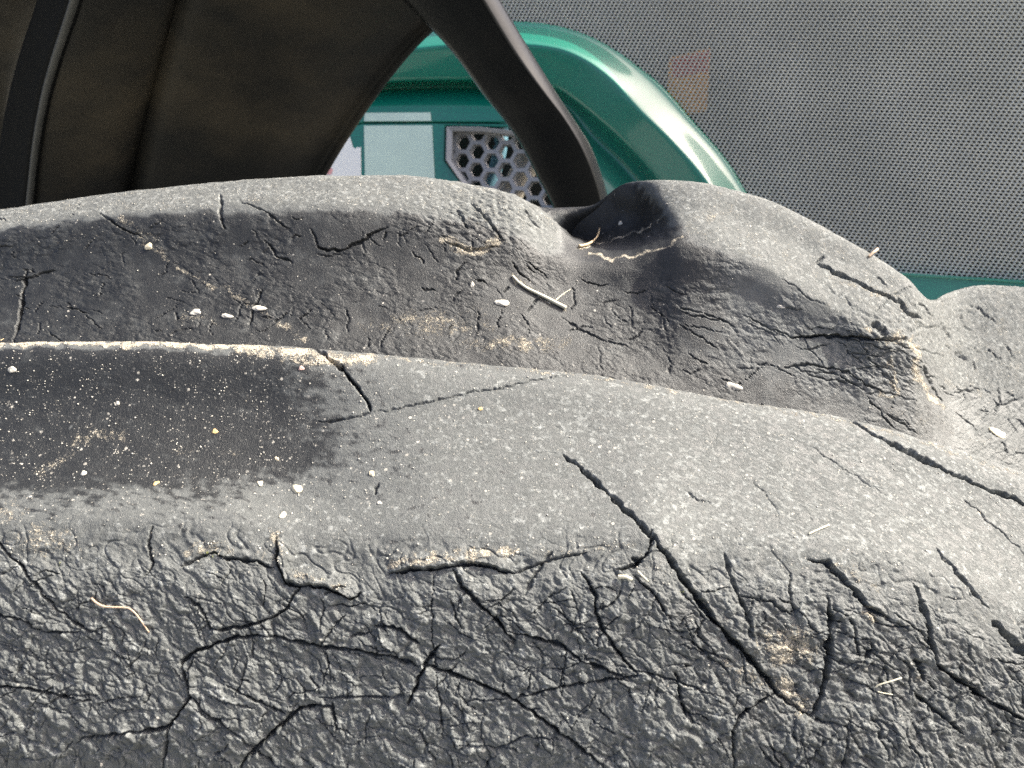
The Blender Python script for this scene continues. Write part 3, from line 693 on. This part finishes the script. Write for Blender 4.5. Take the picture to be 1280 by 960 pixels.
def curve_pts(pts, n=60):
    p = np.array(pts, float); s = np.concatenate([[0], np.cumsum(np.hypot(*np.diff(p, axis=0).T))])
    return pchip(s, p, np.linspace(0, s[-1], n))
C0 = curve_pts([(380, 60), (470, 40), (560, 28), (642, 27), (681, 30), (725, 41), (769, 63), (800, 86), (824, 105), (866, 152), (909, 202), (934, 243), (985, 330), (1020, 420)], 90)
C1 = curve_pts([(380, 92), (470, 68), (560, 56), (630, 53), (662, 55), (694, 59), (728, 72), (762, 96), (799, 136), (841, 177), (883, 226), (925, 300), (955, 420)], 90)
C2 = curve_pts([(380, 120), (470, 104), (560, 101), (620, 101), (655, 103), (697, 112), (712, 122), (744, 147), (782, 181), (820, 224), (860, 290), (890, 420)], 90)
C3 = curve_pts([(380, 128), (470, 112), (560, 110), (620, 111), (660, 114), (690, 122), (706, 133), (737, 172), (775, 209), (800, 240), (830, 300), (850, 420)], 90)
C4 = curve_pts([(380, 160), (470, 137), (560, 137), (610, 138), (640, 142), (665, 152), (685, 172), (712, 210), (740, 245), (765, 300), (790, 420)], 90)
def band(name, seq, material):
    cols = []
    for (c, n) in seq: cols.append([tuple(on(x, y, n)) for x, y in c])
    rings = [list(r) for r in zip(*cols)]
    o = loft(name, rings, material, hood)
    md = o.modifiers.new('round', 'SUBSURF'); md.levels = md.render_levels = 2
    return o
def lerp(a, b, t): return a*(1-t) + b*t
Cm = lerp(C0, C1, .12)
band('arch_rim', [(lerp(C0, C1, -.03), -.02), (lerp(C0, C1, -.03), .004), (C0, .010), (lerp(C0, C1, .06), .012), (lerp(C0, C1, .16), .0125), (lerp(C0, C1, .93), .038), (C1, .040), (lerp(C1, C2, .06), .0398),
                  (lerp(C1, C2, .5), .034), (lerp(C1, C2, .95), .028), (C2, .025), (lerp(C2, C3, .3), -.004), (lerp(C2, C3, .8), -.012), (C3, -.010), (lerp(C3, C4, .2), .0), (lerp(C3, C4, .7), .016), (C4, .020), (lerp(C4, C4 + [[0, 14]], 1), .018)], M['green'])

def poly_part(name, pts, n0, n1, material, parent=hood, bev=.0015):
    """a plate with the given outline, from n0 to n1 proud of the side plane"""
    bm = bmesh.new()
    a = [bm.verts.new(V3(on(x, y, n1))) for x, y in pts]
    f = bm.faces.new(a); g = bmesh.ops.extrude_face_region(bm, geom=[f])
    vv = [e for e in g['geom'] if isinstance(e, bmesh.types.BMVert)]
    bmesh.ops.translate(bm, verts=vv, vec=V3(nn*(n0 - n1)))
    bmesh.ops.recalc_face_normals(bm, faces=bm.faces)
    if bev: bmesh.ops.bevel(bm, geom=list(bm.edges), offset=bev, segments=2, affect='EDGES', profile=.6)
    me = bpy.data.meshes.new(name); bm.to_mesh(me); bm.free(); me.materials.append(material)
    o = bpy.data.objects.new(name, me); COL.objects.link(o); adopt(o, parent); return o

# side panels left of the arch: upper strip, lower plate around the vent
poly_part('seam_strip', [(380, 160), (456, 139), (540, 138), (648, 143), (662, 153), (540, 152.5), (454, 153), (380, 174)], .0, .0195, M['green'])
poly_part('side_panel', [(380, 175), (453, 154.5), (541, 154), (664, 155), (672, 160), (556, 157), (555, 201), (574, 226), (600, 262), (600, 420), (380, 420)], .0, .0195, M['green'])
poly_part('side_panel', [(640, 164), (676, 162), (705, 206), (730, 248), (755, 310), (775, 420), (604, 420), (604, 264), (690, 262), (700, 230)], .0, .0170, M['green'])
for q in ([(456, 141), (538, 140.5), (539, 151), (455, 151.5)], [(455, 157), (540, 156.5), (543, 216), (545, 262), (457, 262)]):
    poly_part('reflection_plate', q, .0200, .0206, M['pale_green'], bev=0)  # added plates whose pale colour imitates a reflection in the green paint
poly_part('backing_plate', [(300, 60), (560, 70), (700, 130), (800, 250), (900, 520), (300, 520)], -.10, -.09, M['black_gap'], bev=0)

# vent: bezel frame and a honeycomb plate with real holes
vent = adopt(bpy.data.objects.new('vent', bpy.data.meshes.new('vent')), hood); COL.objects.link(vent)
outer = [(558, 158), (600, 158.5), (640, 163), (672, 172), (694, 196), (704, 232), (700, 300), (630, 300), (575, 226), (557, 200)]
ctr = np.array([632, 215.0]); bm = bmesh.new(); loops = []
for sc, n in ((1.0, .0195), (1.0, .025), (.985, .0265), (.90, .0235), (.865, .006), (.84, .004)):
    loops.append([bm.verts.new(V3(on(*(ctr + (np.array(p) - ctr)*sc), n))) for p in outer])
for a, b in zip(loops[:-1], loops[1:]):
    for k in range(len(outer)): bm.faces.new((a[k], a[(k+1) % len(outer)], b[(k+1) % len(outer)], b[k]))
bmesh.ops.recalc_face_normals(bm, faces=bm.faces); bm.to_mesh(vent.data); bm.free(); vent.data.materials.append(M['grey_plastic'])
vent['label'] = 'grey plastic vent with a honeycomb of holes'

def inside(p, poly):
    x, y = p; c = False; j = len(poly)-1
    for i in range(len(poly)):
        if (poly[i][1] > y) != (poly[j][1] > y) and x < (poly[j][0]-poly[i][0])*(y-poly[i][1])/(poly[j][1]-poly[i][1]) + poly[i][0]: c = not c
        j = i
    return c
O = on(578, 178, .008)
def loc(a, b, n): return O + na*a + nb*b + nn*n
vs, fs = [], []
PC = .0190                                            # column pitch
RC = PC / 1.5                                         # hexagon radius
vin = [tuple(ctr + (np.array(p) - ctr)*.93) for p in outer]
def to_px(p):
    v = p - CAM; z = v @ FWD
    return 640 + F*(v @ RIGHT)/z, 480 - F*(v @ UP)/z
for i in range(-3, 14):
    for j in range(-3, 16):
        a = i*PC; b = -(j*RC*math.sqrt(3) + (RC*math.sqrt(3)/2 if i % 2 else 0))
        if not inside(to_px(loc(a, b, 0)), [tuple(ctr + (np.array(p) - ctr)*1.06) for p in outer]): continue
        blind = inside(to_px(loc(a, b, 0)), vin) is False
        base = len(vs)
        for (r, n) in ((1.0, 0), (.80, 0), (.74, -.002), (.74, -.012)):
            for k in range(6):
                th = math.pi/3*k; vs.append(tuple(loc(a + RC*r*math.cos(th), b + RC*r*math.sin(th), n)))
        for q in range(3):
            for k in range(6): fs.append((base+q*6+k, base+q*6+(k+1) % 6, base+q*6+6+(k+1) % 6, base+q*6+6+k))
hc = mesh_obj('honeycomb', vs, fs, M['grey_plastic']); hc.parent = vent

# hoses seen through the vent
def tube(name, pts, r, material, parent=None, seg=10, res=24, taper=None):
    p = np.array(pts, float); s = np.concatenate([[0], np.cumsum(np.linalg.norm(np.diff(p, axis=0), axis=1))])
    q = pchip(s, p, np.linspace(0, s[-1], res)); tan = np.gradient(q, axis=0)
    tan /= np.linalg.norm(tan, axis=1, keepdims=True); up = np.array([.13, .21, .97]); rings = []
    for k, (c, t) in enumerate(zip(q, tan)):
        u = np.cross(t, up); u /= np.linalg.norm(u); v = np.cross(t, u); rk = r*(taper[0] + (taper[1]-taper[0])*k/(res-1) if taper else 1)
        rings.append([tuple(c + rk*(math.cos(2*math.pi*a/seg)*u + math.sin(2*math.pi*a/seg)*v)) for a in range(seg)])
    vs = [x for g in rings for x in g]; fs = []
    for i in range(res-1):
        for k in range(seg): fs.append((i*seg+k, i*seg+(k+1) % seg, (i+1)*seg+(k+1) % seg, (i+1)*seg+k))
    fs += [tuple(range(seg))[::-1], tuple((res-1)*seg+k for k in range(seg))]
    o = mesh_obj(name, vs, fs, material, smooth=True)
    return adopt(o, parent) if parent else o
edge_bead()
tube('hose', [on(610, 300, -.02), on(640, 240, -.025), on(660, 205, -.03), on(700, 170, -.035)], .016, M['pipe'], hood)
tube('hose', [on(600, 260, -.045), on(618, 215, -.05), on(626, 180, -.05), on(628, 140, -.05)], .009, M['bluepipe'], hood)

# grille: expanded mesh of small hexagonal holes, every strand real
region = [(540, -160)] + [tuple(p) for p in lerp(C0, C1, .10)[18:]] + [(1040, 338), (1130, 347), (1280, 357), (1500, 375), (1500, -160)]
G0 = on(900, 100, .004); PM = .0046; RM = PM/1.5; rot = math.radians(-25)
ii, jj = np.meshgrid(np.arange(-240, 290), np.arange(-300, 250), indexing='ij')
ga = ii*PM; gb = -(jj*RM*math.sqrt(3)*.70 + np.where(ii % 2, RM*math.sqrt(3)*.35, 0))
a_ = ga*math.cos(rot) - gb*math.sin(rot); b_ = ga*math.sin(rot) + gb*math.cos(rot)
pts = G0 + a_[..., None]*na + b_[..., None]*nb
v = pts - CAM; z = v @ FWD; px_ = 640 + F*(v @ RIGHT)/z; py_ = 480 - F*(v @ UP)/z
poly = np.array(region); ins = np.zeros(px_.shape, bool); j = len(poly)-1
for i in range(len(poly)):
    xi, yi = poly[i]; xj, yj = poly[j]
    if yi != yj:
        ins ^= ((yi > py_) != (yj > py_)) & (px_ < (xj-xi)*(py_-yi)/(yj-yi) + xi)
    j = i
ins &= (px_ < 1400) & (py_ > -60)
cen = np.stack([a_[ins], b_[ins]], -1); nc = len(cen); th = np.arange(6)*math.pi/3
ringv = []
for (r, n) in ((1.0, .0), (.86, .0004), (.66, -.0014)):
    hx = r*RM*np.cos(th); hy = r*RM*.70*np.sin(th)
    aa = hx*math.cos(rot) - hy*math.sin(rot); bb = hx*math.sin(rot) + hy*math.cos(rot)
    ringv.append(G0 + (cen[:, None, 0] + aa[None])[..., None]*na + (cen[:, None, 1] + bb[None])[..., None]*nb + nn*n)
Vg = np.stack(ringv, 1).reshape(-1, 3)                                # nc*18
k = np.arange(6); k1 = (k+1) % 6
q = np.concatenate([np.stack([k, k1, k1+6, k+6], -1), np.stack([k+6, k1+6, k1+12, k+12], -1)])
Fg = (np.arange(nc)[:, None, None]*18 + q[None]).reshape(-1, 4)
me = bpy.data.meshes.new('mesh_grille'); me.vertices.add(len(Vg)); me.vertices.foreach_set('co', Vg.reshape(-1).astype(np.float32))
me.loops.add(len(Fg)*4); me.loops.foreach_set('vertex_index', Fg.reshape(-1).astype(np.int32))
me.polygons.add(len(Fg)); me.polygons.foreach_set('loop_start', (np.arange(len(Fg))*4).astype(np.int32)); me.update(calc_edges=True)
me.materials.append(M['wire']); go = bpy.data.objects.new('mesh_grille', me); COL.objects.link(go); adopt(go, hood); go['kind'] = 'stuff'
print('grille cells', nc)
poly_part('radiator', [(600, -170), (1520, -170), (1520, 420), (900, 420), (760, 160), (600, 60)], -.034, -.030, M['radiator'], bev=0)
lab = poly_part('warning_label', [(836, 72), (888, 60), (884, 138), (832, 150)], -.012, -.0108, M['orange'], bev=0)
lab['label'] = 'faded orange label behind the mesh'
o = poly_part('label_band', [(840, 74), (887, 63), (885, 88), (841, 98)], -.0104, -.0100, M['redlabel'], bev=0); o.parent = lab; o.matrix_parent_inverse = Matrix.Identity(4)
poly_part('sill_edge', [(1040, 334), (1130, 341), (1280, 350.5), (1500, 367), (1500, 371), (1280, 354), (1130, 344.5), (1040, 337)], .012, .021, M['green'], bev=.001)
poly_part('sill', [(940, 337), (1040, 330.5), (1130, 341), (1280, 351), (1500, 368), (1500, 470), (940, 470)], -.005, .016, M['green'], bev=.003)
# decal at the panel's front end
dec = poly_part('decal', [(392, 214), (425, 176), (434, 169), (437, 170), (441, 184), (445, 186), (446, 184), (451, 184), (451.5, 240), (388, 240)], .0200, .0206, M['white'], bev=0)
dec['label'] = 'white and pink printed decal'
o = poly_part('decal_print', [(398, 218), (410, 207), (416, 212), (414, 218)], .0208, .0211, M['pink'], bev=0); o.parent = dec; o.matrix_parent_inverse = Matrix.Identity(4)

# ------------------------------------------------------------------ things lying on the rubber
def surf(grid, px, py):
    GX, GY, GP, GN, cols = grid[:5]
    c = int(np.clip(np.searchsorted(cols, px), 0, len(cols)-1))
    dy = np.abs(GY[:, c] - py) + 1e3*(grid[7][:, c] < .5)
    r = int(np.argmin(dy)); return GP[r, c], GN[r, c]

def pebble(grid, px, py, rx, ry, label, name='pebble', material='pebble', seed=1, rot=0.0, flat=.36):
    p, n = surf(grid, px, py); d = np.linalg.norm(p - CAM); s = d/F
    bm = bmesh.new(); bmesh.ops.create_icosphere(bm, subdivisions=3, radius=1.0)
    r = np.random.RandomState(seed); ph = r.rand(3, 3)*6
    for v in bm.verts:
        c = v.co.normalized(); k = 1 + .34*math.sin(2.6*c.x + ph[0, 0])*math.sin(2.2*c.y + ph[0, 1]) + .16*math.sin(5.3*c.z + ph[1, 0] + 3*c.x) + .05*math.sin(9*c.y + ph[2, 2] + 6*c.z)
        v.co = c*k
    n_ = Vector(n); u = Vector(RIGHT) - n_*n_.dot(Vector(RIGHT)); u.normalize(); w = n_.cross(u)
    ry2 = ry/max(.35, abs(w.dot(Vector(UP))))
    for v in bm.verts:
        a, b = v.co.x*rx*s, v.co.y*ry2*s
        a, b = a*math.cos(rot) - b*math.sin(rot), a*math.sin(rot) + b*math.cos(rot)
        v.co = u*a + w*b + n_*(v.co.z*min(rx, ry2)*s*flat)
    me = bpy.data.meshes.new(name); bm.to_mesh(me); bm.free(); me.materials.append(M[material])
    me.polygons.foreach_set('use_smooth', np.ones(len(me.polygons), bool))
    o = bpy.data.objects.new(name, me); o.location = Vector(p) + n_*(min(rx, ry2)*s*flat*.3); COL.objects.link(o)
    return tag(o, label, 'pebble' if name == 'pebble' else 'chip', 'pale specks of stone on the tyre')

PB = [
 (gridA, 370, 612, 6.5, 5.5, 'cream round pebble on the near lug where the dark patch fades'), (gridA, 353, 644, 4, 3.5, 'small cream pebble just below the round cream one on the near lug'),
 (gridA, 324, 604, 3.6, 3.2, 'pointed pale pebble in the dark patch beside the round cream one'), (gridA, 345, 573, 2.6, 2.2, 'tiny cream pebble in the dark patch near the pale scratch'),
 (gridA, 464, 592, 4.2, 3.4, 'cream crumb above the short nick in the near lug'), (gridA, 474, 629, 3.4, 2, 'white sliver below the short nick in the near lug'),
 (gridA, 195, 604, 3, 2.6, 'amber pebble at the lower rim of the dark patch'), (gridA, 104, 592, 3, 2.6, 'white pebble near the foot of the sandy streak'),
 (gridA, 146, 505, 3, 2.6, 'white pebble above the sandy streak in the dark patch'), (gridA, 14, 462, 4, 3.6, 'white pebble under the dusty ridge at the end of the dark patch'),
 (gridA, 600, 511, 3, 2.2, 'yellow pebble beside the fine crack on the near lug'), (gridA, 376, 461, 3.4, 3, 'pinkish pebble by the short split at the ridge'),
 (gridA, 268, 540, 3.4, 2.8, 'ochre pebble in the middle of the dark patch'), (gridA, 1223, 640, 4, 2.6, 'cream pebble below the long split near the ridge'),
 (gridB, 628, 379, 9.5, 4.6, 'white oval stone lying between the lugs below the crumbled corner'), (gridB, 186, 308, 5.5, 4.2, 'round cream stone at the head of the white streak'),
 (gridB, 244, 391, 8.5, 4.0, 'flat white stone beside the lower end of the white streak'), (gridB, 283, 395, 7, 2.8, 'dull white sliver next to the flat white stone'),
 (gridB, 323, 386, 8, 3.4, 'white stone wedged in the small crack along the white streak'), (gridB, 590, 356, 2.6, 4, 'upright white chip above the white oval stone'),
 (gridB, 917, 483, 12, 5.5, 'large flat white stone behind the ridge of the near lug'), (gridB, 775, 279, 3, 2.8, 'white grain stuck in the smooth dark hollow'),
 (gridB, 975, 384, 4.5, 2.2, 'bright white flake on the flank of the tapering lug'), (gridB, 1247, 541, 11, 5, 'cream clod on the floor past the split lug'),
]
for k, (g, x, y, rx, ry, lb) in enumerate(PB):
    pebble(g, x, y, .86*rx, .86*ry, lb, material='amber' if ('amber' in lb or 'ochre' in lb or 'yellow' in lb) else 'cream' if 'cream' in lb else 'rose' if 'pinkish' in lb else 'pebble', seed=20+k, rot=rng.uniform(-.4, .4) if rx < 7 else 0)

def strand(grid, pts, r, material, label, name, cat, lift=None, seg=7, taper=(1, .6)):
    q = []
    for i, (x, y) in enumerate(pts):
        p, n = surf(grid, x, y); q.append(p + n*(r*.9 + (lift[i] if lift else 0)))
    q = np.array(q)
    if len(q) > 3: q[1:-1] = .25*q[:-2] + .5*q[1:-1] + .25*q[2:]
    o = tube(name, q, r, M[material], None, seg, 26, taper)
    return tag(o, label, cat, None)
strand(gridA, [(114, 748), (122, 754), (134, 759), (147, 758), (160, 757), (170, 762), (179, 773), (186, 790)], .00027, 'root', 'wavy brown rootlet on the crumpled side of the near lug', 'rootlet', 'rootlet', [0, .0003, .0004, .0003, .0004, .0004, .0003, 0])
strand(gridA, [(1120, 844), (1105, 850), (1092, 855), (1088, 861), (1095, 866), (1109, 866)], .00020, 'pale_straw', 'bent pale straw in a crease below the lug edge', 'straw', 'straw', [.0012, .0008, .0005, .0003, .0005, .0006])
strand(gridA, [(772, 722), (780, 722), (788, 725)], .0005, 'pale_straw', 'short chip of straw wedged under the broken lug edge', 'straw', 'straw', [.0004, .0006, .0004], taper=(1, .8))
strand(gridA, [(796, 715), (802, 721), (809, 727)], .00022, 'pale_straw', 'thin straw splinter beside the straw chip', 'straw', 'straw', [.0006, .0005, .0003])
strand(gridA, [(1010, 668), (1022, 663), (1035, 657)], .00030, 'pale_straw', 'white straw sliver lying flat on the worn face', 'straw', 'straw', taper=(.6, .9))
strand(gridB, [(722, 310), (732, 310), (742, 306), (750, 299), (754, 288)], .00060, 'straw', 'curved golden straw stuck in the smooth dark hollow', 'straw', 'straw', [.0004, .0008, .0012, .0016, .002], taper=(1, .5))
strand(gridB, [(640, 345), (646, 353), (655, 361), (670, 367), (685, 375), (696, 381), (706, 386)], .00060, 'pale_straw', 'dried pale stalk end lying below the crumbled corner', 'stalk', 'stalk', taper=(.7, 1.3))
strand(gridB, [(694, 376), (702, 369), (712, 362)], .00028, 'pale_straw', 'fine side twig beside the dried pale stalk', 'twig', 'twig', taper=(1, .6))
strand(gridB, [(1084, 322), (1087, 320), (1090, 319)], .0006, 'root', 'short twig stub standing on the crest of the split lug', 'twig', 'twig', [0, .0012, .0020], taper=(.8, 1.1))
strand(gridB, [(0, 426), (5, 424)], .0002, 'straw', 'tiny straw end by the foot of the rounded lug', 'straw', 'straw')

# loose grit: uncountable sand grains
def grit(name, grid, n, weight, label, seed, smin, smax):
    r = np.random.RandomState(seed); GX, GY, GP, GN = grid[:4]
    w = (weight * grid[7]).reshape(-1).clip(0); w = w / w.sum()
    idx = r.choice(len(w), n, p=w); p = GP.reshape(-1, 3)[idx]; nm = GN.reshape(-1, 3)[idx]
    base = np.array([(1, 0, 0), (-1, 0, 0), (0, 1, 0), (0, -1, 0), (0, 0, 1), (0, 0, -1)], float)
    fc = np.array([(0, 2, 4), (2, 1, 4), (1, 3, 4), (3, 0, 4), (2, 0, 5), (1, 2, 5), (3, 1, 5), (0, 3, 5)])
    s = smin + (smax - smin)*r.rand(n)**5
    V = base[None]*(.6 + .8*r.rand(n, 6, 1)); V += .25*(r.rand(n, 6, 3) - .5)
    A = r.randn(n, 3, 3); Q = np.linalg.qr(A)[0]; V = np.einsum('nij,nkj->nki', Q, V)*s[:, None, None]
    V -= .35*(V @ nm[..., None])*nm[:, None, :]
    V += (p + nm*(s*.3)[:, None])[:, None, :]
    Fc = (fc[None] + 6*np.arange(n)[:, None, None]).reshape(-1, 3)
    me = bpy.data.meshes.new(name); me.vertices.add(n*6); me.vertices.foreach_set('co', V.reshape(-1).astype(np.float32))
    me.loops.add(len(Fc)*3); me.loops.foreach_set('vertex_index', Fc.reshape(-1).astype(np.int32))
    me.polygons.add(len(Fc)); me.polygons.foreach_set('loop_start', (np.arange(len(Fc))*3).astype(np.int32)); me.update(calc_edges=True)
    me.materials.append(M['chaff']); o = bpy.data.objects.new(name, me); COL.objects.link(o)
    tag(o, label, 'grit'); o['kind'] = 'stuff'; return o
GXa, GYa = gridA[0], gridA[1]
clus = np.clip(.4 + 1.6*fbm(GXa/26, GYa/18, 451, 4, .6), .02, 3)**2
wA = (.42*gridA[5] + .10*(1 - gridA[6]) + .02)*clus + 1.6*tanA**2
grit('grit', gridA, 4600, wA, 'pale sand grains scattered over the near lug', 3, .00006, .00034)
wB = .04 + .16*gridB[6] + 2.0*tanB**2
grit('grit', gridB, 3600, wB, 'sandy grains caught on the lugs behind and between them', 4, .00007, .00034)
